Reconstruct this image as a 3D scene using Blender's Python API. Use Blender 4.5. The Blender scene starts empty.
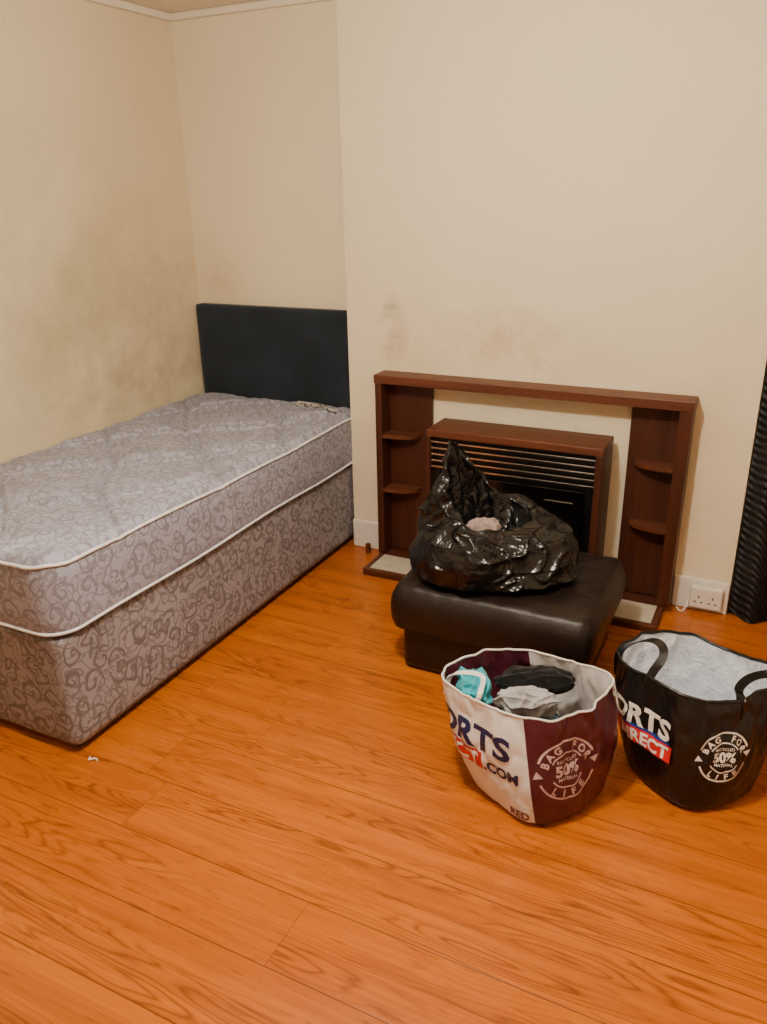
import bpy, bmesh, math, random
from mathutils import Vector, Matrix, noise
random.seed(4)
D=bpy.data; COL=bpy.context.scene.collection
def lin(r,g,b):
    f=lambda c:(c/255/12.92) if c/255<=.04045 else ((c/255+.055)/1.055)**2.4
    return (f(r),f(g),f(b),1)
# ---------------------------------------------------------------- materials
class NT:
    def __init__(s,name):
        s.m=D.materials.new(name); s.m.use_nodes=True; s.t=s.m.node_tree; s.t.nodes.clear()
        s.o=s.t.nodes.new('ShaderNodeOutputMaterial'); s.b=s.t.nodes.new('ShaderNodeBsdfPrincipled')
        s.t.links.new(s.b.outputs[0],s.o.inputs[0])
    def n(s,ty,**k):
        nd=s.t.nodes.new(ty)
        for a,v in k.items(): setattr(nd,a,v)
        return nd
    def set(s,sock,v):
        if isinstance(v,bpy.types.NodeSocket): s.t.links.new(v,sock)
        elif v is not None: sock.default_value=v
    def math(s,op,a,b=None,c=None):
        nd=s.n('ShaderNodeMath',operation=op); s.set(nd.inputs[0],a); s.set(nd.inputs[1],b)
        if c is not None: s.set(nd.inputs[2],c)
        return nd.outputs[0]
    def mix(s,f,a,b,mode='MIX'):
        nd=s.n('ShaderNodeMix',data_type='RGBA',blend_type=mode); s.set(nd.inputs[0],f); s.set(nd.inputs[6],a); s.set(nd.inputs[7],b); return nd.outputs[2]
    def coord(s,kind='Object'): return s.n('ShaderNodeTexCoord').outputs[kind]
    def xyz(s,v):
        sx=s.n('ShaderNodeSeparateXYZ'); s.set(sx.inputs[0],v); return sx.outputs
    def comb(s,x,y,z=0.):
        c=s.n('ShaderNodeCombineXYZ'); s.set(c.inputs[0],x); s.set(c.inputs[1],y); s.set(c.inputs[2],z); return c.outputs[0]
    def mapping(s,v,scale=(1,1,1),loc=(0,0,0),rot=(0,0,0)):
        nd=s.n('ShaderNodeMapping'); s.set(nd.inputs[0],v); nd.inputs[1].default_value=loc; nd.inputs[2].default_value=rot; nd.inputs[3].default_value=scale; return nd.outputs[0]
    def noise(s,v,scale,detail=3,rough=.5,dist=0,out=0):
        nd=s.n('ShaderNodeTexNoise'); s.set(nd.inputs['Vector'],v); nd.inputs['Scale'].default_value=scale; nd.inputs['Detail'].default_value=detail
        nd.inputs['Roughness'].default_value=rough; nd.inputs['Distortion'].default_value=dist; return nd.outputs[out]
    def ramp(s,f,*stops):
        nd=s.n('ShaderNodeValToRGB'); s.set(nd.inputs[0],f); e=nd.color_ramp.elements
        while len(e)<len(stops): e.new(.5)
        for i,(p,c) in enumerate(stops): e[i].position=p; e[i].color=c if not isinstance(c,(int,float)) else (c,c,c,1)
        return nd.outputs[0]
    def maprange(s,v,a,b,c=0.,d=1.):
        nd=s.n('ShaderNodeMapRange'); s.set(nd.inputs[0],v); nd.inputs[1].default_value=a; nd.inputs[2].default_value=b; nd.inputs[3].default_value=c; nd.inputs[4].default_value=d; return nd.outputs[0]
    def bump(s,h,strength=.3,dist=.002):
        nd=s.n('ShaderNodeBump'); nd.inputs['Strength'].default_value=strength; nd.inputs['Distance'].default_value=dist; s.set(nd.inputs['Height'],h)
        s.t.links.new(nd.outputs[0],s.b.inputs['Normal'])
    def fin(s,col=None,rough=.6,spec=.5,metal=0.,**k):
        if col is not None: s.set(s.b.inputs['Base Color'],col)
        s.set(s.b.inputs['Roughness'],rough); s.b.inputs['Specular IOR Level'].default_value=spec; s.b.inputs['Metallic'].default_value=metal
        for a,v in k.items(): s.b.inputs[a.replace('_',' ')].default_value=v
        return s.m
def simple(name,col,rough=.6,spec=.5,metal=0.,ns=40,var=.15,bump=0,bs=300,bd=.001,**k):
    s=NT(name); c=s.coord(); n=s.noise(c,ns,3)
    dark=tuple(x*(1-var) for x in col[:3])+(1,); lite=tuple(min(1,x*(1+var)) for x in col[:3])+(1,)
    cc=s.ramp(n,(.3,dark),(.7,lite))
    if bump: s.bump(s.noise(c,bs,2),bump,bd)
    return s.fin(cc,rough,spec,metal,**k)

def wall_mat(name,base,stains):
    s=NT(name)
    g=s.n('ShaderNodeNewGeometry'); c=g.outputs['Position']
    n=s.noise(c,1.3,4,.6); col=s.ramp(n,(.3,tuple(x*.93 for x in base[:3])+(1,)),(.7,base))
    for (p,r,colr,amt,ns) in stains:
        nd=s.n('ShaderNodeVectorMath',operation='SUBTRACT'); s.set(nd.inputs[0],c); nd.inputs[1].default_value=p
        nd2=s.n('ShaderNodeVectorMath',operation='DIVIDE'); s.set(nd2.inputs[0],nd.outputs[0]); nd2.inputs[1].default_value=r
        nd3=s.n('ShaderNodeVectorMath',operation='LENGTH'); s.set(nd3.inputs[0],nd2.outputs[0])
        m=s.maprange(nd3.outputs['Value'],1.,.1)
        m=s.math('MULTIPLY',m,s.maprange(s.noise(c,ns,5,.65),.36,.64)); m=s.math('MULTIPLY',m,amt)
        col=s.mix(m,col,colr)
    v=s.n('ShaderNodeTexVoronoi'); s.set(v.inputs['Vector'],c); v.inputs['Scale'].default_value=2.2
    sp=s.maprange(v.outputs['Distance'],.008,.014,.6,0.); col=s.mix(sp,col,lin(80,60,40))
    h=s.math('ADD',s.noise(c,150,3,.6),s.math('MULTIPLY',s.noise(c,55,2),.8))
    s.bump(h,.55,.005)
    return s.fin(col,.7,.35)
CREAM=lin(231,217,187)
ST=lin(140,112,74); SK=lin(104,86,58)
M_wall_left=wall_mat('wall_paint_side',lin(224,208,174),[((-.95,-.6,1.0),(.3,1.1,.55),SK,.24,3.),((-.95,-.3,1.15),(.3,.8,.5),ST,.26,6.),((-.95,-.25,.78),(.3,.9,.22),SK,.42,6.),((-.95,-.9,1.3),(.3,1.1,.8),lin(160,152,104),.42,2.),((-.95,-.1,1.5),(.3,.5,.9),lin(196,160,110),.3,1.5)])
M_wall=wall_mat('wall_paint',CREAM,[((.22,0,1.02),(.09,.3,.16),lin(160,116,72),.75,9.),((.22,0,1.13),(.05,.3,.07),lin(120,90,60),.5,20.),((.72,0,1.07),(.35,.3,.1),lin(170,138,94),.6,6.),((.75,0,.98),(.6,.3,.16),lin(190,160,114),.6,4.),((-.8,.17,1.2),(.2,.3,.3),lin(190,160,115),.35,4.),((1.45,0,.6),(.25,.3,.6),lin(200,172,130),.45,3.),((.3,0,.7),(.25,.3,.6),lin(205,178,136),.4,3.)])
M_ceil=simple('ceiling_paint',lin(225,214,194),.8,.2,var=.03,bump=.3,bs=60,bd=.003)
M_white=simple('white_gloss_paint',lin(222,216,206),.35,.5,var=.04)

def floor_mat():
    s=NT('laminate_floor'); c=s.coord(); o=s.xyz(c); X,Y=o[0],o[1]
    PW=.19; PL=1.9
    ry=s.math('DIVIDE',s.math('ADD',Y,2.29+19*PW),PW); row=s.math('FLOOR',ry); fy=s.math('FRACT',ry)
    wn=s.n('ShaderNodeTexWhiteNoise',noise_dimensions='1D'); s.set(wn.inputs['W'],row)
    rx=s.math('ADD',s.math('DIVIDE',s.math('ADD',X,20),PL),wn.outputs[0]); cx=s.math('FLOOR',rx); fx=s.math('FRACT',rx)
    wn2=s.n('ShaderNodeTexWhiteNoise',noise_dimensions='2D'); s.set(wn2.inputs['Vector'],s.comb(row,cx)); ID=wn2.outputs[0]
    strip=s.math('FLOOR',s.math('MULTIPLY',fy,2.)); ID2=s.math('ADD',s.math('MULTIPLY',ID,17.),s.math('MULTIPLY',strip,5.3))
    v=s.comb(s.math('ADD',s.math('MULTIPLY',X,1.7),ID2),s.math('MULTIPLY',Y,14.),ID2)
    n=s.noise(v,1.,2.,.3)
    rings=s.math('PINGPONG',s.math('MULTIPLY',n,15.),.5); rg=s.ramp(rings,(0.,1.),(.12,.4),(.26,0.))
    msk=s.maprange(s.noise(v,.5,1),.45,.58)
    fine=s.noise(s.comb(s.math('ADD',s.math('MULTIPLY',X,4.),ID2),s.math('MULTIPLY',Y,120.)),1.,4,.6)
    broad=s.noise(s.comb(s.math('ADD',s.math('MULTIPLY',X,1.2),ID2),s.math('MULTIPLY',Y,22.),ID2),1.,3,.6)
    col=s.ramp(fine,(.25,lin(168,84,4)),(.5,lin(186,99,8)),(.78,lin(200,113,14)))
    col=s.mix(s.maprange(broad,.43,.68,0.,.55),col,lin(140,64,3))
    col=s.mix(s.math('MULTIPLY',s.math('MULTIPLY',rg,msk),.72),col,lin(94,38,3))
    col=s.mix(s.maprange(ID,0,1,0.,.28),col,lin(164,76,3))
    fl=s.maprange(s.noise(s.comb(s.math('MULTIPLY',X,7.),s.math('MULTIPLY',Y,55.)),1.,3,.5),.60,.69,0.,.5); col=s.mix(fl,col,lin(100,42,3))
    ey=s.math('MINIMUM',fy,s.math('SUBTRACT',1.,fy)); ex=s.math('MINIMUM',fx,s.math('SUBTRACT',1.,fx))
    e1=s.maprange(ey,.005,.012,.9,0.); e2=s.maprange(ex,.0004,.001,.5,0.); e=s.math('MAXIMUM',e1,e2)
    e3=s.maprange(s.math('ABSOLUTE',s.math('SUBTRACT',fy,.5)),.002,.008,.4,0.)
    col=s.mix(s.math('MULTIPLY',s.math('MAXIMUM',e,e3),.8),col,lin(66,27,4))
    s.bump(s.math('SUBTRACT',s.math('MULTIPLY',fine,.15),e),.3,.001)
    return s.fin(col,s.maprange(s.noise(c,3,4),.3,.7,.24,.36),.45)
M_floor=floor_mat()

def jacquard(name,base,line,lite,side=False,k=9.,amt=.8,rough=.6):
    s=NT(name); c=s.coord(); o=s.xyz(c)
    u=s.math('ADD',o[0],o[1]) if side else o[0]; w=o[2] if side else o[1]
    p=s.comb(s.math('MULTIPLY',u,k),s.math('MULTIPLY',w,k))
    wob=s.noise(p,1.3,2,.5,0,1)
    nv=s.n('ShaderNodeVectorMath',operation='MULTIPLY_ADD'); s.set(nv.inputs[0],wob); nv.inputs[1].default_value=(.7,.7,0); s.set(nv.inputs[2],p); p2=nv.outputs[0]
    def scroll(pp,kk,sg,lw,R):
        vo=s.n('ShaderNodeTexVoronoi',voronoi_dimensions='2D'); s.set(vo.inputs['Vector'],pp); vo.inputs['Scale'].default_value=1.; vo.inputs['Randomness'].default_value=.8
        d=s.n('ShaderNodeVectorMath',operation='SUBTRACT'); s.set(d.inputs[0],pp); s.set(d.inputs[1],vo.outputs['Position']); q=s.xyz(d.outputs[0])
        th=s.math('DIVIDE',s.math('ARCTAN2',q[1],q[0]),6.2832); r=vo.outputs['Distance']
        f=s.math('FRACT',s.math('ADD',s.math('ADD',s.math('MULTIPLY',r,kk),s.math('MULTIPLY',th,sg)),s.xyz(vo.outputs['Color'])[0]))
        l=s.maprange(s.math('ABSOLUTE',s.math('SUBTRACT',f,.5)),lw,lw+.07,1.,0.)
        return s.math('MULTIPLY',l,s.maprange(r,R,R+.05,1.,0.))
    a=scroll(p2,2.6,1.,.13,.50); b=scroll(s.mapping(p2,scale=(1.6,1.6,1),loc=(3.3,1.7,0)),2.2,-1.,.14,.42)
    st=s.math('PINGPONG',s.math('MULTIPLY',s.noise(p,.8,1,.4),8.),.5); st=s.maprange(st,.38,.43)
    m=s.math('MULTIPLY',s.math('MAXIMUM',s.math('MAXIMUM',a,s.math('MULTIPLY',b,.7)),s.math('MULTIPLY',st,.8)),amt)
    col=s.mix(s.maprange(s.noise(c,2.5,3),.35,.65),base,lite)
    col=s.mix(m,col,line)
    s.bump(s.math('ADD',m,s.math('MULTIPLY',s.noise(c,400,2),.5)),.3,.0012)
    return s.fin(col,rough,.35,Sheen_Weight=.08)
M_matt=jacquard('mattress_damask',lin(150,153,172),lin(116,113,124),lin(162,166,186),False,13.,.75)
M_mside=jacquard('mattress_border_damask',lin(148,150,168),lin(108,105,114),lin(158,160,178),True,13.,.78)
M_base=jacquard('divan_damask',lin(134,131,138),lin(88,80,82),lin(145,142,150),True,11.5,.82)
M_pipe=simple('piping_white',lin(222,224,232),.5,.4,bump=.3)
M_head=simple('charcoal_suede',lin(32,40,50),.85,.2,ns=6,var=.25,bump=.4,bs=500,bd=.001,Sheen_Weight=.12)
M_blackpl=simple('black_plastic',lin(16,16,17),.4,.5)
def wood(name,c1,c2,axis='x',rough=.45):
    s=NT(name); c=s.coord(); sc={'x':(2,40,40),'y':(40,2,40),'z':(40,40,2)}[axis]
    n=s.noise(s.mapping(c,scale=sc),1.,4,.6,.3); col=s.ramp(n,(.3,c1),(.7,c2)); s.bump(n,.1,.001); return s.fin(col,rough,.35)
M_woodx=wood('mahogany_veneer_length',lin(60,28,15),lin(82,41,24),'x'); M_woodz=wood('mahogany_veneer_upright',lin(54,25,14),lin(76,37,22),'z')
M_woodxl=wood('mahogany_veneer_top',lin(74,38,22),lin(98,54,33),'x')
M_tile=simple('beige_hearth_tile',lin(192,182,162),.5,.4,ns=30,var=.1,bump=.1)
M_chrome=simple('brushed_chrome',lin(215,210,202),.25,.5,1.,var=.1)
M_fireblk=simple('fire_black_metal',lin(10,9,9),.4,.4)
M_glass=simple('smoked_glass',lin(9,8,7),.12,.6)
def leather():
    s=NT('dark_brown_leather'); c=s.coord(); v=s.n('ShaderNodeTexVoronoi'); s.set(v.inputs['Vector'],c); v.inputs['Scale'].default_value=260
    n=s.noise(c,7,4,.6); col=s.ramp(n,(.3,lin(20,13,11)),(.7,lin(32,22,19)))
    h=s.math('ADD',s.math('MULTIPLY',v.outputs['Distance'],.6),s.math('MULTIPLY',s.noise(c,18,4),3.)); s.bump(h,.35,.002)
    return s.fin(col,.40,.36)
M_lea=leather()
def plastic_bag():
    s=NT('black_polythene'); c=s.coord()
    n=s.noise(c,9,3,.5,1.0); r=s.math('ABSOLUTE',s.math('SUBTRACT',n,.5))
    n2=s.noise(s.mapping(c,scale=(1,1,.5)),22,2,.5,.8); r2=s.math('ABSOLUTE',s.math('SUBTRACT',n2,.5))
    s.bump(s.math('ADD',r,s.math('MULTIPLY',r2,.3)),.6,.035)
    return s.fin(lin(9,9,11),.26,.5)
M_bin=plastic_bag()
def woven(name,col,rough=.35,bd=.006):
    s=NT(name); c=s.coord(); n=s.noise(c,22,4,.6,.5); r=s.math('ABSOLUTE',s.math('SUBTRACT',n,.5))
    cc=s.ramp(s.noise(c,8,3),(.3,tuple(x*.88 for x in col[:3])+(1,)),(.7,col)); s.bump(s.math('ADD',r,s.math('MULTIPLY',s.noise(c,500,1),.02)),.6,bd)
    return s.fin(cc,rough,.5)
M_bwhite=woven('woven_white',lin(222,219,218)); M_bmar=woven('woven_maroon',lin(78,26,42)); M_bblack=woven('woven_black',lin(10,10,13),.28)
M_liner=woven('silver_liner',lin(226,233,246),.28,.035)
M_navy=simple('navy_print',lin(20,30,76),.4); M_red=simple('red_print',lin(200,28,32),.4); M_pw=simple('white_print',lin(228,226,222),.4); M_pink=simple('pale_pink_print',lin(196,170,174),.4); M_blue=simple('blue_print',lin(20,54,140),.4); M_mprint=simple('maroon_print',lin(110,30,48),.4)
def cloth(name,col): return simple(name,col,.85,.2,ns=15,var=.2,bump=.5,bs=350,bd=.001,Sheen_Weight=.2)
M_teal=cloth('teal_cotton',lin(40,165,185)); M_grey=cloth('grey_marl',lin(160,160,164)); M_blk=cloth('black_cotton',lin(16,16,20)); M_pinkc=cloth('dusty_pink_cloth',lin(150,130,125)); M_navyc=cloth('slate_cloth',lin(60,80,96))
def curtain_mat():
    s=NT('black_ribbed_fabric'); c=s.coord(); w=s.n('ShaderNodeTexWave',wave_type='BANDS',bands_direction='DIAGONAL'); s.set(w.inputs[0],c); w.inputs['Scale'].default_value=22; w.inputs['Distortion'].default_value=1.5
    s.bump(w.outputs[1],.8,.01); col=s.ramp(w.outputs[1],(.2,lin(10,11,14)),(.8,lin(26,28,32))); return s.fin(col,.6,.4)
M_curt=curtain_mat()
# ---------------------------------------------------------------- helpers
def mesh_obj(name,verts,faces,mats,smooth=True,fm=None):
    me=D.meshes.new(name); me.from_pydata([tuple(v) for v in verts],[],faces); me.update()
    for m in (mats if isinstance(mats,(list,tuple)) else [mats]): me.materials.append(m)
    for i,p in enumerate(me.polygons):
        p.use_smooth=smooth
        if fm: p.material_index=fm[i]
    o=D.objects.new(name,me); COL.objects.link(o); return o
def fixnorm(o):
    bm=bmesh.new(); bm.from_mesh(o.data); bmesh.ops.recalc_face_normals(bm,faces=bm.faces); bm.to_mesh(o.data); bm.free(); return o
def thing(name,loc,label,cat,group=None):
    e=D.objects.new(name,None); e.location=loc; e.empty_display_size=.1; COL.objects.link(e); e['label']=label; e['category']=cat
    if group: e['group']=group
    return e
def par(c,p,base=None):
    c.parent=p; c.matrix_parent_inverse=Matrix.Translation(p.location).inverted(); return c
def top(o,label,cat):
    vs=[v.co for v in o.data.vertices]; b=Vector(((min(v.x for v in vs)+max(v.x for v in vs))/2,(min(v.y for v in vs)+max(v.y for v in vs))/2,min(v.z for v in vs)))
    o.data.transform(Matrix.Translation(-b)); o.location=b; o['label']=label; o['category']=cat; return o
def box(name,x0,x1,y0,y1,z0,z1,mat,bev=0.,seg=2,smooth=False):
    bm=bmesh.new(); bmesh.ops.create_cube(bm,size=1)
    for v in bm.verts: v.co=Vector(((x0+x1)/2+v.co.x*(x1-x0),(y0+y1)/2+v.co.y*(y1-y0),(z0+z1)/2+v.co.z*(z1-z0)))
    if bev: bmesh.ops.bevel(bm,geom=bm.edges[:],offset=bev,segments=seg,affect='EDGES',profile=.5)
    me=D.meshes.new(name); bm.to_mesh(me); bm.free(); me.materials.append(mat)
    for p in me.polygons: p.use_smooth=smooth
    o=D.objects.new(name,me); COL.objects.link(o); return o
def struct(o): o['kind']='structure'; return o
def tube(name,pts,r,mat,closed=False,ns=8):
    n=len(pts); V=[];F=[]
    pts=[Vector(p) for p in pts]; up=Vector((0,0,1))
    for i,p in enumerate(pts):
        a=pts[(i+1)%n] if closed or i<n-1 else pts[i]; b=pts[i-1] if closed or i>0 else pts[i]
        t=(a-b).normalized(); s=t.cross(up); s=s.normalized() if s.length>1e-4 else Vector((1,0,0)); u=s.cross(t)
        for k in range(ns):
            an=2*math.pi*k/ns; V.append(p+(s*math.cos(an)+u*math.sin(an))*r)
    m=n if closed else n-1
    for i in range(m):
        for k in range(ns):
            F.append((i*ns+k,i*ns+(k+1)%ns,((i+1)%n)*ns+(k+1)%ns,((i+1)%n)*ns+k))
    if not closed: F.append(tuple(range(ns))); F.append(tuple((n-1)*ns+k for k in range(ns)))
    return fixnorm(mesh_obj(name,V,F,mat))
def smooth_pts(pts,n=8):
    P=[Vector(p) for p in pts]; out=[]
    for i in range(len(P)-1):
        a=P[max(i-1,0)];b=P[i];c=P[i+1];d=P[min(i+2,len(P)-1)]
        for k in range(n):
            t=k/n; out.append(.5*((2*b)+(c-a)*t+(2*a-5*b+4*c-d)*t*t+(3*b-a-3*c+d)*t**3))
    out.append(P[-1]); return out
def ribbon(name,pts,w,th,mat,wdir):
    P=smooth_pts(pts); V=[];F=[]; n=len(P)
    for i,p in enumerate(P):
        t=(P[min(i+1,n-1)]-P[max(i-1,0)]).normalized(); wd=Vector(wdir); wd=(wd-t*wd.dot(t)).normalized(); nn=t.cross(wd)
        for a,b in((-1,-1),(1,-1),(1,1),(-1,1)): V.append(p+wd*(w/2*a)+nn*(th/2*b))
    for i in range(n-1):
        for k in range(4): F.append((i*4+k,i*4+(k+1)%4,(i+1)*4+(k+1)%4,(i+1)*4+k))
    F.append((0,1,2,3)); F.append(tuple((n-1)*4+k for k in range(4)))
    return fixnorm(mesh_obj(name,V,F,mat,smooth=False))
# ---------------------------------------------------------------- room
XL=-.935; DY=.1737; XR=1.676; HC=2.33; XE=2.75; YF=-4.4; T=.12
struct(box('floor',XL-T,XE+T,YF-T,DY+T,-.1,0,M_floor))
struct(box('ceiling',XL-T,XE+T,YF-T,DY+T,HC,HC+.1,M_ceil))
struct(box('wall_left',XL-T,XL,YF-T,DY+T,0,HC,M_wall_left))
struct(box('wall_back',XL,XE,DY,DY+T,0,HC,M_wall))
struct(box('wall_chimney',.003,XR,0,DY,0,HC,M_wall))
struct(box('wall_right',XE,XE+T,YF,DY+T,0,HC,M_wall))
struct(box('wall_front',XL,XE,YF-T,YF,0,HC,M_wall))
def skirt(name,x0,x1,y0,y1,h=.135): return struct(box(name,x0,x1,y0,y1,0,h,M_white,.005))
skirt('baseboard_chimney',.003,.184,-.016,0); skirt('baseboard_chimney_right',1.468,XR,-.016,0)
skirt('baseboard_right',XE-.016,XE,YF,DY)
skirt('baseboard_front',XL,XE-.016,YF,YF+.016)
struct(box('trim_1',XL,XL+.022,YF,DY,HC-.03,HC,M_ceil,.006)); struct(box('trim_2',XL+.022,0,DY-.022,DY,HC-.03,HC,M_ceil,.006))
# ---------------------------------------------------------------- divan bed
BX0,BX1=-.92,-.015; BY0,BY1=-1.745,.115
def rrect(x,y,x0,x1,y0,y1,r):
    cx=min(max(x,x0+r),x1-r); cy=min(max(y,y0+r),y1-r); u=(x-cx)/r; v=(y-cy)/r
    if u and v:
        m=max(abs(u),abs(v)); L=math.hypot(u,v); u,v=u/L*m,v/L*m
    return cx+u*r,cy+v*r
def rounded_block(name,x0,x1,y0,y1,z0,z1,rc,nx,ny,prof,topfn,mats,edge_r=.02):
    V=[];F=[];fm=[]
    idx={}
    for j in range(ny+1):
        for i in range(nx+1):
            x=x0+(x1-x0)*i/nx; y=y0+(y1-y0)*j/ny
            dm=min(x-x0,x1-x,y-y0,y1-y)
            X,Y=rrect(x,y,x0,x1,y0,y1,rc)
            z=z1+topfn(X,Y)
            if dm<edge_r: z-=edge_r*(1-math.sqrt(max(0,1-(1-dm/edge_r)**2)))*.8
            idx[i,j]=len(V); V.append((X,Y,z))
    for j in range(ny):
        for i in range(nx): F.append((idx[i,j],idx[i+1,j],idx[i+1,j+1],idx[i,j+1])); fm.append(0)
    ring=[idx[i,0] for i in range(nx)]+[idx[nx,j] for j in range(ny)]+[idx[i,ny] for i in range(nx,0,-1)]+[idx[0,j] for j in range(ny,0,-1)]
    prev=ring; n=len(ring); P=[Vector(V[k]) for k in ring]; N=[]
    for k in range(n):
        t=P[(k+1)%n]-P[k-1]; nn=Vector((t.y,-t.x,0)).normalized(); N.append(nn)
    for (off,zf) in prof:
        cur=[]
        for k in range(n):
            p=P[k]; zz=z0+(p.z-z0)*zf
            cur.append(len(V)); V.append((p.x+N[k].x*off,p.y+N[k].y*off,zz))
        for k in range(n): F.append((prev[k],cur[k],cur[(k+1)%n],prev[(k+1)%n])); fm.append(1 if len(mats)>1 else 0)
        prev=cur
    F.append(tuple(prev)); fm.append(1 if len(mats)>1 else 0)
    o=mesh_obj(name,V,F,mats,True,fm); fixnorm(o)
    return o,P,N
bed=thing('divan_bed',(-.47,-.8,0),'single divan bed base in grey-brown damask with charcoal headboard','bed')
prof=[(0,.97),(.001,.8),(.001,.6),(.001,.4),(.001,.2),(0,.05),(-.004,0)]
bb,_,_=rounded_block('divan_base',BX0,BX1,BY0,BY1,.035,.40,.035,60,110,prof,lambda x,y:0,[M_base],.006); par(bb,bed)
bt=box('divan_plinth_trim',BX0+.02,BX1-.012,BY0+.015,BY1-.01,.020,.04,M_blackpl,.004); par(bt,bed)
for (x,y) in ((BX1-.07,BY0+.06),(BX0+.07,BY0+.06),(BX1-.07,BY1-.1),(BX0+.07,BY1-.1)):
    bm=bmesh.new(); bmesh.ops.create_cone(bm,cap_ends=True,segments=20,radius1=.024,radius2=.018,depth=.03)
    me=D.meshes.new('foot'); bm.to_mesh(me); bm.free(); me.materials.append(M_blackpl); o=D.objects.new('foot',me); COL.objects.link(o); me.transform(Matrix.Translation((x,y,.015))); par(o,bed)
HX0,HX1=XL+.014,-.026
hb,_,_=rounded_block('headboard',HX0,HX1,0,.665,0,.055,.012,50,40,[(0,.8),(0,.5),(0,.2),(-.004,0)],lambda x,y:.004*math.exp(-((x-(HX0+HX1)/2)/.35)**4),[M_head],.012)
hb.data.transform(Matrix(((1,0,0,0),(0,0,-1,DY-.002),(0,1,0,.42),(0,0,0,1)))); fixnorm(hb); par(hb,bed); hb['label']='charcoal suede padded headboard'
for x in(-.75,-.22): par(box('headboard_strut',x-.025,x+.025,BY1+.002,BY1+.02,.1,.6,M_blackpl),bed)
# mattress
MX0,MX1,MY0,MY1=-.920,-.006,-1.745,.105
matt=thing('mattress',(-.47,-.82,.40),'single quilted mattress in lilac-grey damask with white piping','mattress')
MZ0,MZ1=.405,.645
def quilt(x,y):
    S=.50; a=(x+y+.04*math.sin(y*9))/S; b=(x-y+.04*math.sin(x*9+1))/S
    def dist(q): f=q-math.floor(q); return min(f,1-f)*S/1.414
    d1,d2=dist(a),dist(b)
    z=-.015*math.exp(-(d1/.012)**2)-.015*math.exp(-(d2/.012)**2)-.008*math.exp(-((min(d1,d2)-.045)/.008)**2)+.014*min(1,min(d1,d2)/.08)
    z+=.012*noise.noise(Vector((x*2.1,y*2.1,3)))+.006*noise.noise(Vector((x*9,y*9,1)))
    e=min(x-MX0,MX1-x,y-MY0,MY1-y); z*=min(1,e/.06+.15)
    return z+.006*math.sin(y*3.1+.5)
mprof=[(.006,.96),(.010,.85),(.011,.7),(.009,.5),(.011,.3),(.010,.14),(.004,.03),(-.01,0)]
mb,P,N=rounded_block('mattress_body',MX0,MX1,MY0,MY1,MZ0,MZ1,.085,130,260,mprof,quilt,[M_matt,M_mside],.022); par(mb,matt)
par(tube('piping',[(p.x+n.x*.008,p.y+n.y*.008,p.z-.004) for p,n in list(zip(P,N))[::3]],.0055,M_pipe,True),matt)
par(tube('piping',[(p.x+n.x*.008,p.y+n.y*.008,MZ0+.012+.004*math.sin(p.y*7)) for p,n in list(zip(P,N))[::3]],.005,M_pipe,True),matt)
lv=[];lf=[];n1=14
for j in range(5):
    for i in range(n1+1):
        x=-.30+.24*i/n1; y=.045-.055*(1-j/4)-.02*i/n1; lv.append((x,y,MZ1+quilt(x,y)+.0035))
for j in range(4):
    for i in range(n1): a=j*(n1+1)+i; lf.append((a,a+1,a+n1+2,a+n1+1))
s=NT('mattress_label_print'); c=s.coord(); nn=s.noise(c,45,2,.5); M_lab=s.fin(s.ramp(nn,(.5,lin(200,198,196)),(.53,lin(70,72,60))),.6)
par(mesh_obj('label_strip',lv,lf,M_lab),matt)
# ---------------------------------------------------------------- fireplace surround
sur=thing('fireplace_surround',(.83,-.1,0),'mahogany veneer fireplace surround with corner display shelves and tiled hearth','fireplace')
FX0,FX1,FD,FH=.182,1.466,.103,.862
par(box('mantel_shelf',FX0-.004,FX1+.004,-FD-.004,0,FH-.036,FH,M_woodxl,.002),sur)
par(box('side_panel',FX0,FX0+.03,-FD,0,.03,FH-.036,M_woodz,.001),sur); par(box('side_panel',FX1-.045,FX1,-FD,0,.03,FH-.036,M_woodz,.001),sur)
par(box('back_panel',FX0+.03,.412,-.018,0,.03,FH-.036,M_woodz),sur); par(box('back_panel',1.24,FX1-.045,-.018,0,.03,FH-.036,M_woodz),sur)
def corner_shelf(xc,z,sgn):
    V=[];F=[];n=14;ra,rb=.15,.082
    for zz in (z,z+.016):
        V.append((xc,-.018,zz))
        for i in range(n+1):
            a=math.pi/2*i/n; V.append((xc+sgn*ra*math.cos(a)**.8,-.018-rb*math.sin(a)**.8,zz))
    m=n+2; F=[tuple(range(m)),tuple(range(m,2*m))]+[(i,(i+1)%m,m+(i+1)%m,m+i) for i in range(m)]
    par(fixnorm(mesh_obj('corner_shelf',V,F,M_woodxl,False)),sur)
for z in(.585,.335): corner_shelf(FX0+.03,z,1); corner_shelf(FX1-.045,z,-1)
HXA,HXB,HD=.19,1.447,.278
hearth=box('hearth_board',HXA,HXB,-HD,-.002,0,.022,M_woodx,.002); par(hearth,sur)
par(box('hearth_edging',HXA,HXB,-HD,-HD+.022,.022,.03,M_woodxl,.002),sur)
par(box('hearth_edging',HXA,HXA+.022,-HD+.022,-.105,.022,.03,M_woodxl,.002),sur); par(box('hearth_edging',HXB-.022,HXB,-HD+.022,-.105,.022,.03,M_woodxl,.002),sur)
ti=box('hearth_tile',HXA+.023,HXB-.023,-HD+.023,-.104,.0225,.029,M_tile,.001); par(ti,sur); ti['label']='beige hearth tile'
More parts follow.
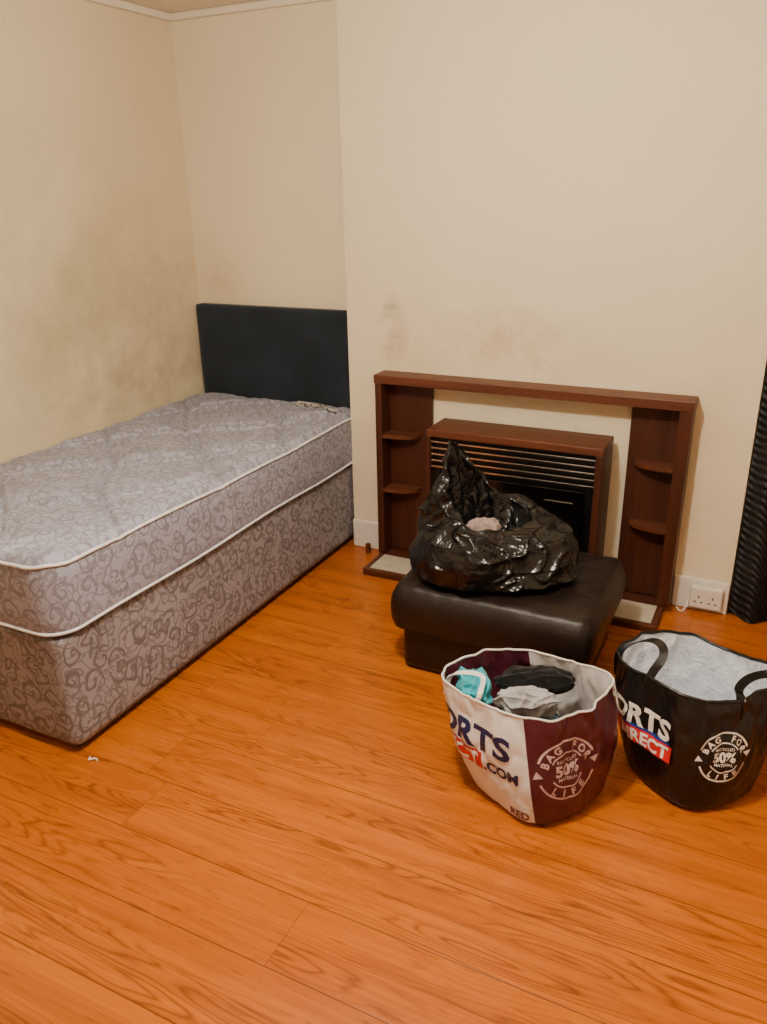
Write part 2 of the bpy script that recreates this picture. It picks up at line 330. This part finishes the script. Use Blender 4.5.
# electric fire
fire=thing('electric_fire',(.86,-.12,.03),'wood-cased electric fire with chrome louvres and smoked black front','heater')
EX0,EX1,ED,EH=.485,1.19,.25,.695
par(box('case_top',EX0,EX1,-ED,-.06,EH-.03,EH,M_woodxl,.003),fire)
par(box('case_side',EX0,EX0+.016,-ED,-.06,.031,EH-.03,M_woodz,.002),fire); par(box('case_side',EX1-.026,EX1,-ED,-.06,.031,EH-.03,M_woodz,.002),fire)
par(box('inner_body',EX0+.016,EX1-.026,-ED+.03,-.065,.031,EH-.03,M_fireblk),fire)
for i in range(5):
    z=EH-.050-i*.026
    par(box('louvre',EX0+.018,EX1-.028,-ED+.004,-ED+.010,z-.003,z+.003,M_chrome,.001),fire)
par(box('glass_front',EX0+.05,EX1-.06,-ED+.008,-ED+.0295,.09,EH-.18,M_glass,.004),fire)
hd=box('badge',.98,1.09,-ED+.003,-ED+.008,EH-.235,EH-.228,M_chrome,.001); par(hd,fire); hd['label']='slim chrome badge'
# ---------------------------------------------------------------- socket + pipe
so=thing('wall_socket',(1.60,-.016,.02),'white plastic double wall socket mounted on the baseboard','socket')
SX0,SX1=1.535,1.655
par(box('socket_box',SX0,SX1,-.045,-.0165,.022,.112,M_white,.006,3),so)
for cx in(SX0+.034,SX1-.034):
    par(box('switch',cx-.016,cx-.004,-.049,-.0455,.088,.102,M_white,.001),so)
    for (dx,dz,w,h) in((0,.072,.005,.011),(-.012,.05,.009,.005),(.012,.05,.009,.005)): par(box('pin_hole',cx+dx-w/2,cx+dx+w/2,-.0462,-.0452,dz-h/2,dz+h/2,M_blackpl),so)
bm=bmesh.new(); bmesh.ops.create_cone(bm,cap_ends=True,segments=20,radius1=.013,radius2=.013,depth=.045); bmesh.ops.bevel(bm,geom=[e for e in bm.edges if abs(e.verts[0].co.z-e.verts[1].co.z)<1e-5],offset=.003,segments=2,affect='EDGES')
me=D.meshes.new('gas_pipe_stub'); bm.to_mesh(me); bm.free(); me.materials.append(simple('old_copper',lin(120,72,40),.4,.5,.7)); o=D.objects.new('gas_pipe_stub',me); COL.objects.link(o); me.transform(Matrix.Translation((.105,-.06,.0225))); top(o,'short capped copper pipe stub rising from the floor','pipe')
tc=tube('cable',smooth_pts([(1.49,-.03,.004),(1.51,-.06,.004),(1.525,-.055,.02),(1.532,-.03,.05)]),.0035,M_white); top(tc,'short white cable below the wall socket','cable')
sc=tube('plastic_scrap',smooth_pts([(.015,-1.735,.004),(.022,-1.748,.006),(.034,-1.735,.005),(.046,-1.738,.004)]),.003,M_white); top(sc,'small white scrap lying beside the bed foot','litter')
# ---------------------------------------------------------------- ottoman
ott=thing('ottoman',(.98,-.65,0),'dark brown leather footstool with padded cushion top','footstool')
OX0,OX1,OY0,OY1=.622,1.335,-.925,-.345
def otop(x,y):
    e=min(x-OX0,OX1-x,y-OY0,OY1-y); z=.022*(1-math.exp(-e/.06)); return z+.006*noise.noise(Vector((x*9,y*9,2)))+.003*noise.noise(Vector((x*25,y*25,5)))
oc,_,_=rounded_block('cushion',OX0+.012,OX1-.012,OY0+.012,OY1-.012,.165,.325,.05,70,60,[(.006,.93),(.012,.75),(.014,.5),(.010,.25),(.002,.08),(-.02,0)],otop,[M_lea],.03); par(oc,ott)
ob_,P2,N2=rounded_block('ottoman_base',OX0+.04,OX1-.04,OY0+.04,OY1-.04,.012,.17,.04,40,40,[(.001,.9),(.002,.5),(.001,.1),(-.004,0)],lambda x,y:0,[M_lea],.01); par(ob_,ott)
par(tube('cushion_seam',[(p.x+n.x*.012,p.y+n.y*.012,.178) for p,n in zip(P2,N2)],.004,M_lea,True),ott)
for x in(OX0+.08,OX1-.08):
    for y in(OY0+.08,OY1-.08): par(box('foot',x-.025,x+.025,y-.025,y+.025,0,.014,M_blackpl,.003),ott)
# ---------------------------------------------------------------- bin bag
YW=.465
def lerp(a,b,t): return a+(b-a)*t
def prof_interp(tab,t):
    for (a,va),(b,vb) in zip(tab,tab[1:]):
        if t<=b:
            k=(t-a)/(b-a); k=k*k*(3-2*k); return [lerp(x,y,k) for x,y in zip(va,vb)]
    return tab[-1][1]
OC=Vector((.930,-.675,.354))
def ridge(p): return 1-2*abs(noise.noise(p))
def binbag():
    NTH,NV=260,180; V=[];F=[]
    for j in range(NV+1):
        v=j/NV
        for i in range(NTH):
            th=2*math.pi*i/NTH
            dl=(th-2.50+math.pi)%(2*math.pi)-math.pi
            pk=math.exp(-(abs(dl)/1.12)**2.6); rim=.18+.02*math.sin(2*th+.6)+.28*pk
            if v<.5:
                t=v/.5
                tab=[(0,[.22,.15,.0,.0,.0]),(.12,[.270,.19,.0,.0,.006]),(.45,[.292,.212,0,0,.078]),(.8,[.268,.19,-.005,0,.152]),(1.,[.22,.16,-.025,.01,.182])]
                ra,rb,ca,cb,z=prof_interp(tab,t)
            elif v<.8:
                t=(v-.5)/.3; ra=lerp(.22,.155,t); rb=lerp(.16,.11,t); ca=lerp(-.025,-.035,t); cb=lerp(.01,.015,t); z=lerp(.182,max(rim,.182),t**.9)
            else:
                t=(v-.8)/.2; ra=lerp(.150,.08,t); rb=lerp(.105,.05,t); ca=-.035;cb=.015; z=lerp(max(rim,.182)-.001,.09,t**.8)
            pleat=(.6*math.sin(th*5+2*math.sin(th*2+v*4))+.4*math.sin(th*11+v*5))*.022*max(0,min(1,(v-.25)/.4))*(1 if v<.8 else .5)
            ca_=math.cos(th); sa=math.sin(th); sq=(abs(ca_)**2.4+abs(sa)**2.4)**(-1/2.4)
            hi=max(0,(z-.19))/.27; nar=1-.30*hi
            x=ca+(ra+pleat)*ca_*sq; y=cb+(rb+pleat)*sa*sq*nar
            if hi>0: x=lerp(x,-.13,min(.35,.35*hi))
            p=Vector((x,y,z)); wv=Vector((noise.noise(p*5),noise.noise(p*5+Vector((9,0,0))),noise.noise(p*5+Vector((0,9,0)))))*.10
            q=p+wv; q.z*=.7
            r=(ridge(q*5)**2)*.040+(ridge(q*11+Vector((3,1,2)))**3)*.016
            out=Vector((ca_,sa,.35 if z>.05 else 0)).normalized()
            w=1 if z>.02 else z/.02
            p=p+out*(r-.020)*w*(1 if v<.8 else .3)
            p.z=max(p.z,.0)
            V.append(p)
    for j in range(NV):
        for i in range(NTH): F.append((j*NTH+i,j*NTH+(i+1)%NTH,(j+1)*NTH+(i+1)%NTH,(j+1)*NTH+i))
    F.append(tuple(range(NTH))[::-1]); F.append(tuple(NV*NTH+i for i in range(NTH)))
    R=Matrix.Rotation(YW,4,'Z'); V=[R@v+OC for v in V]
    return fixnorm(mesh_obj('bin_bag',V,F,M_bin))
bb_=binbag(); top(bb_,'crumpled black plastic bin bag with open neck on the footstool','bin bag')
def lump(name,c,r,seed,mat,amp=.25,rot=0,folds=5.,tilt=0.):
    bm=bmesh.new(); bmesh.ops.create_icosphere(bm,subdivisions=6,radius=1)
    R=Matrix.Rotation(rot,3,'Z')@Matrix.Rotation(tilt,3,'Y')
    rd=random.Random(seed); dirs=[Vector((rd.uniform(-1,1),rd.uniform(-1,1),rd.uniform(-.3,.3))).normalized() for _ in range(3)]
    for v in bm.verts:
        p=v.co.copy(); q=p*1.1+Vector((seed,seed*2,0)); w=Vector((noise.noise(q),noise.noise(q+Vector((9,0,0))),noise.noise(q+Vector((0,9,0)))))
        h=0
        for k,dv in enumerate(dirs):
            ph=(p.dot(dv)*folds*(1+.35*k)+w[k]*4+k); sct=.5+.5*noise.noise(p*1.3+Vector((k*7,seed,0)))
            h+=(1-abs(math.sin(ph)))**1.3*sct*(.9**k)
        h+=.35*noise.noise(p*2.2+Vector((seed,0,0)))
        sq=(abs(p.x)**3+abs(p.y)**3+abs(p.z)**3)**(-1/3)
        p=p*lerp(1,sq,.7)*(1+amp*(h-.45)); v.co=R@Vector((p.x*r[0],p.y*r[1],p.z*r[2]))+Vector(c)
    me=D.meshes.new(name); bm.to_mesh(me); bm.free(); me.materials.append(mat)
    for p in me.polygons: p.use_smooth=True
    o=D.objects.new(name,me); COL.objects.link(o); return o
def loc(O,a,b,z): return (O.x+a*math.cos(YW)-b*math.sin(YW),O.y+a*math.sin(YW)+b*math.cos(YW),z)
top(lump('folded_cloth',loc(OC,-.045,-.01,.510),(.055,.038,.030),3,M_pinkc,.3,YW,4.),'crumpled dusty pink cloth inside the bin bag','clothing')
# ---------------------------------------------------------------- carrier bags
class Bag:
    def __init__(s,cb,ct,sb,st,H,phi,n,seed,zr,fd,sq): s.cb,s.ct,s.sb,s.st,s.H,s.phi,s.n,s.seed,s.zr=Vector(cb),Vector(ct),sb,st,H,phi,n,seed,zr; s.fd=Vector((fd[0],fd[1],0)).normalized(); s.sq=sq; s.tab()
    def P(s,th,v,off=0.,inner=False):
        t=max(v,0); half=lerp(s.sb,s.st,t**.8)+.012*math.sin(math.pi*min(t,1))
        if t<.06: half-=.012*(1-t/.06)**2
        a=th-s.phi-math.pi/4; n=s.n; rr=half*(abs(math.cos(a))**n+abs(math.sin(a))**n)**(-1/n)
        c=s.cb.lerp(s.ct,t); d=Vector((math.cos(th),math.sin(th),0))
        z=s.H*t+s.zr(th)*t**2
        q=Vector((math.cos(th)*2,math.sin(th)*2,t*1.6+s.seed))
        w=.016*noise.noise(q*1.2)+.014*(abs(noise.noise(q*2.2+Vector((3,0,0))))-.2)+.0025*noise.noise(q*6)
        w*=min(1,.25+t*1.2)
        e=d*(rr+w+off); e-=s.fd*(e.dot(s.fd)*(1-lerp(1,s.sq,t)))
        return Vector((c.x,c.y,0))+e+Vector((0,0,z+.003))
    def tab(s,k=720):
        s.th=[];s.s=[];acc=0;pp=None
        for i in range(k+1):
            th=s.phi-math.pi+2*math.pi*i/k; p=s.P(th,.6)
            if pp is not None: acc+=(p-pp).length
            s.th.append(th); s.s.append(acc); pp=p
        mid=s.s[k//2]; s.s=[a-mid for a in s.s]
    def th_at(s,x):
        import bisect
        i=min(max(bisect.bisect(s.s,x),1),len(s.s)-1); a,b=s.s[i-1],s.s[i]; return lerp(s.th[i-1],s.th[i],(x-a)/(b-a))
    def wrap(s,x,y,off=.0016): return s.P(s.th_at(x),y/s.H,off)
    def shell(s,name,mats,mf,nth=240,nv=60,bottom_in=.03):
        V=[];F=[];fm=[]
        rows=[]
        for j in range(nv+1): rows.append((j/nv,0.))
        for j in range(nv,-1,-1): rows.append((max(j/nv,bottom_in),-.004))
        for (v,off) in rows:
            for i in range(nth): V.append(s.P(s.phi+2*math.pi*i/nth,v,off))
        for j in range(len(rows)-1):
            for i in range(nth):
                F.append((j*nth+i,j*nth+(i+1)%nth,(j+1)*nth+(i+1)%nth,(j+1)*nth+i)); fm.append(mf((i+.5)/nth,j>nv-0,rows[j][0]))
        F.append(tuple(range(nth))[::-1]); fm.append(0); F.append(tuple((len(rows)-1)*nth+i for i in range(nth))); fm.append(mf(.1,True,0))
        return mesh_obj(name,V,F,mats,True,fm)
def text2d(txt,size,bold=.0,shear=0.,align='LEFT',xs=1.):
    cu=D.curves.new('t','FONT'); cu.body=txt; cu.size=size; cu.offset=bold; cu.shear=shear; cu.align_x=align; cu.resolution_u=3
    o=D.objects.new('t',cu); COL.objects.link(o); dg=bpy.context.evaluated_depsgraph_get(); me=D.meshes.new_from_object(o.evaluated_get(dg))
    bm=bmesh.new(); bm.from_mesh(me); bmesh.ops.remove_doubles(bm,verts=bm.verts,dist=1e-5); bmesh.ops.triangulate(bm,faces=bm.faces)
    for _ in range(3):
        ed=[e for e in bm.edges if e.calc_length()>.009]
        if ed: bmesh.ops.subdivide_edges(bm,edges=ed,cuts=1); bmesh.ops.triangulate(bm,faces=bm.faces)
    bm.verts.index_update(); V=[(v.co.x*xs,v.co.y) for v in bm.verts]; F=[tuple(v.index for v in f.verts) for f in bm.faces]; bm.free()
    D.objects.remove(o); D.curves.remove(cu); D.meshes.remove(me); return V,F
def merge(parts):
    V=[];F=[]
    for v,f in parts:
        b=len(V); V+=v; F+=[tuple(i+b for i in q) for q in f]
    return V,F
def rect2d(x0,x1,y0,y1,n=30,m=8,sk=0.):
    V=[(x0+(x1-x0)*i/n+sk*(y1-y0)*j/m,y0+(y1-y0)*j/m) for j in range(m+1) for i in range(n+1)]
    return V,[(j*(n+1)+i,j*(n+1)+i+1,(j+1)*(n+1)+i+1,(j+1)*(n+1)+i) for j in range(m) for i in range(n)]
def ring2d(cx,cy,r0,r1,a0=0,a1=360,n=60):
    V=[];F=[]
    for i in range(n+1):
        a=math.radians(lerp(a0,a1,i/n))
        for r in(r0,r1): V.append((cx+r*math.cos(a),cy+r*math.sin(a)))
    for i in range(n): F.append((2*i,2*i+1,2*i+3,2*i+2))
    return V,F
def arctext(txt,cx,cy,r,size,a_mid,span,bold=.0008,inward=False):
    parts=[]; n=len(txt)
    for k,ch in enumerate(txt):
        if ch==' ': continue
        a=math.radians(a_mid+(span/2-span*k/(n-1))*(-1 if inward else 1)) ; v,f=text2d(ch,size,bold,0,'CENTER')
        ro=a-math.pi/2 if not inward else a+math.pi/2
        parts.append(([(cx+r*math.cos(a)+x*math.cos(ro)-y*math.sin(ro),cy+r*math.sin(a)+x*math.sin(ro)+y*math.cos(ro)) for x,y in v],f))
    return merge(parts)
def onbag(bag,name,vf,mat,parent,off=.0018,label=None):
    V=[bag.wrap(x,y,off) for x,y in vf[0]]; o=mesh_obj(name,V,vf[1],mat,True); par(o,parent)
    if label: o['label']=label
    return o
def tx(vf,dx,dy): return [(x+dx,y+dy) for x,y in vf[0]],vf[1]
def emblem(bag,cx,cy,R,mat,parent,xs=1.):
    parts=[ring2d(0,0,R*.93,R,20,160),ring2d(0,0,R*.93,R,200,340),ring2d(0,0,R*.55,R*.60,30,150),ring2d(0,0,R*.55,R*.60,210,330),
           arctext('BAG FOR',0,0,R*.66,R*.32,90,140,R*.012),arctext('LIFE',0,0,R*.89,R*.32,270,75,R*.012,True)]
    v=text2d('50%',R*.50,R*.022,0,'CENTER'); parts.append(tx(v,0,-R*.16))
    v=text2d('RECYCLED',R*.15,R*.003,0,'CENTER'); parts.append(tx(v,0,R*.27)); v=text2d('MATERIAL',R*.15,R*.003,0,'CENTER'); parts.append(tx(v,0,-R*.33))
    for sgn in(0,180):
        a=math.radians(sgn+8); px,py=R*.965*math.cos(a),R*.965*math.sin(a); tn=a-math.pi/2
        tri=[(px+R*.22*math.cos(tn),py+R*.22*math.sin(tn)),(px+R*.15*math.cos(a),py+R*.15*math.sin(a)),(px-R*.15*math.cos(a),py-R*.15*math.sin(a))]
        parts.append((tri,[(0,1,2)]))
    V,F=merge(parts)
    return onbag(bag,'printed_emblem',([(cx+x*xs,cy+y) for x,y in V],F),mat,parent,label='round recycling emblem print')
wb=Bag((1.275,-1.27),(1.222,-1.262),.158,.206,.325,math.radians(-74),3.0,1.3,lambda th:.008*math.sin(th*2+1)+.008*math.sin(th*3),(-.26,.966),.76)
W=thing('shopping_bag',(1.275,-1.27,0),'white and maroon woven shopping bag filled with clothes','bag')
def wmf(f,inner,v): return {0:1,1:0,2:1,3:0}[int(((f+.004)%1)*4)%4]
par(wb.shell('bag_body',[M_bwhite,M_bmar],wmf),W)
def logo(bag,parent,x_end,ytop,m_sp,m_dirbg,m_dirtx,m_com,cap,boldf=.03,com=True,x_box_end=None,xs=1.25):
    size=cap/.70
    v=text2d('SPORTS',size,size*boldf,.15,'RIGHT',xs); onbag(bag,'printed_lettering',tx(v,x_end,ytop-cap),m_sp,parent,label='bold printed shop name')
    h=cap*.84; y0=ytop-cap-.010-h; xb=x_box_end
    onbag(bag,'printed_panel',rect2d(xb-.28,xb,y0,y0+h,30,8,.15),m_dirbg,parent,.0016,'red printed block')
    s2=h*.74/.70; v=text2d('DIRECT',s2,s2*boldf,.15,'RIGHT',xs); onbag(bag,'printed_lettering',tx(v,xb-.010,y0+h*.13),m_dirtx,parent,.0032,'white lettering on red block')
    if com:
        v=text2d('.COM',h*.58/.70,h*.035,.15,'LEFT'); onbag(bag,'printed_lettering',tx(v,xb+.004,y0+.004),m_com,parent)
logo(wb,W,-.056,.256,M_navy,M_red,M_pw,M_navy,.064,.035,True,-.155,1.22)
v=text2d('RED',.036,.001,.1,'RIGHT'); onbag(wb,'printed_lettering',tx(v,-.022,.022),M_mprint,W)
emblem(wb,.105,.174,.088,M_pink,W,1.05)
par(tube('rim_hem',[wb.P(wb.phi+2*math.pi*i/120,1.,-.002) for i in range(120)],.0035,M_bwhite,True,6),W)
def dirv(a): return Vector((math.cos(a),math.sin(a),0))
a1,a2=math.radians(-160),math.radians(-122)
p1=wb.P(a1,.97,-.01); p2=wb.P(a2,.97,-.01); inn=-dirv((a1+a2)/2)
par(ribbon('handle',[p1+Vector((0,0,-.05)),p1+inn*.02+Vector((0,0,.01)),(p1+p2)/2+inn*.065+Vector((0,0,.03)),p2+inn*.02+Vector((0,0,.01)),p2+Vector((0,0,-.05))],.014,.003,M_bwhite,tuple(inn+Vector((0,0,.4)))),W)
C=Vector((1.222,-1.262,0))
top(lump('cardigan',loc(C,.015,.0,.130),(.115,.085,.078),8,M_navyc,.15,YW,4.),'slate blue clothing packed in the white and maroon bag','clothing')
top(lump('jumper',loc(C,-.005,-.052,.294),(.082,.038,.038),11,M_grey,.24,YW,3.5,.15),'light grey jumper on top of the filled bag','clothing')
top(lump('t_shirt',loc(C,-.142,.010,.298),(.045,.068,.044),5,M_teal,.28,YW,4.),'teal t-shirt bundled in the filled bag','clothing')
top(lump('trousers',loc(C,.036,.044,.292),(.105,.036,.044),15,M_blk,.20,YW,3.5),'black trousers bundled in the filled bag','clothing')
kb=Bag((1.66,-1.045),(1.635,-.985),.150,.194,.325,math.radians(-84),3.0,7.7,lambda th:.008*math.sin(th*2+2)+.010*math.sin(th*3+1),(-.03,1),.78)
K=thing('shopping_bag',(1.66,-1.045,0),'black woven shopping bag with silver lining, standing open and empty','bag')
par(kb.shell('bag_body',[M_bblack,M_liner],lambda f,inner,v:1 if inner else 0),K)
par(tube('rim_hem',[kb.P(kb.phi+2*math.pi*i/120,1.,-.002) for i in range(120)],.005,M_bblack,True,6),K)
logo(kb,K,-.068,.240,M_pw,M_red,M_pw,M_pw,.056,.035,False,-.064,1.05)
onbag(kb,'printed_panel',rect2d(-.32,-.066,.174,.183,30,2),M_blue,K,.0014,'blue printed stripe')
emblem(kb,.085,.170,.072,M_pw,K)
for (d1,d2,hh,lean) in((-178,-125,.075,.05),(-50,5,.02,.03)):
    a1,a2=math.radians(d1),math.radians(d2); p1=kb.P(a1,.96,-.008); p2=kb.P(a2,.96,-.008); inn=-dirv((a1+a2)/2); up=Vector((0,0,1))
    par(ribbon('handle',[p1-up*.07,p1+up*.01,p1.lerp(p2,.2)+inn*lean+up*hh*.8,p1.lerp(p2,.5)+inn*lean*1.3+up*hh,p1.lerp(p2,.8)+inn*lean+up*hh*.8,p2+up*.01,p2-up*.07],.024,.003,M_bblack,tuple(inn+Vector((0,0,.3)))),K)
# ---------------------------------------------------------------- curtain
V=[];F=[];nx,nz=120,60
for k in range(2):
    for j in range(nz+1):
        z=.004+2.1*j/nz
        for i in range(nx+1):
            x=1.682+.75*i/nx; y=.02+.028*math.sin((x-1.682)*42+1.2+.6*math.sin(z*2))*(.6+.4*math.cos(z*.7))+.012*noise.noise(Vector((x*6,z*3,1)))+k*.004
            V.append((x,y-.045,z))
N1=(nx+1)*(nz+1)
for k in range(2):
    for j in range(nz):
        for i in range(nx): a=k*N1+j*(nx+1)+i; F.append((a,a+1,a+nx+2,a+nx+1))
top(mesh_obj('curtain',V,F,M_curt),'long black ribbed curtain hanging to the floor beside the chimney breast','curtain')
# ---------------------------------------------------------------- light & camera
def plight(loc,e,r,col):
    l=D.lights.new('lamp','POINT'); l.energy=e; l.shadow_soft_size=r; l.color=col; o=D.objects.new('ceiling_lamp_light',l); o.location=loc; COL.objects.link(o)
plight((.98,-1.85,2.10),128,.06,(1.,.905,.77))
w=D.worlds.new('w'); bpy.context.scene.world=w; w.use_nodes=True; w.node_tree.nodes['Background'].inputs[0].default_value=(1,.9,.8,1); w.node_tree.nodes['Background'].inputs[1].default_value=.3
cx,cy,cz,yaw,pitch,roll,f=(1.7222,-3.1129,1.5902,.4652,.3818,-.0205,802.46)
Fv=Vector((-math.sin(yaw)*math.cos(pitch),math.cos(yaw)*math.cos(pitch),-math.sin(pitch))); Rv=Vector((math.cos(yaw),math.sin(yaw),0)); Uv=Rv.cross(Fv)
R2=Rv*math.cos(roll)+Uv*math.sin(roll); U2=-Rv*math.sin(roll)+Uv*math.cos(roll)
cam=D.cameras.new('camera'); cam.sensor_width=36; cam.sensor_fit='AUTO'; cam.lens=f*36/1024; cam.clip_start=.05
co=D.objects.new('camera',cam); COL.objects.link(co)
M=Matrix.Identity(4)
for i in range(3): M[i][0]=R2[i]; M[i][1]=U2[i]; M[i][2]=-Fv[i]
M.translation=Vector((cx,cy,cz)); co.matrix_world=M
bpy.context.scene.camera=co
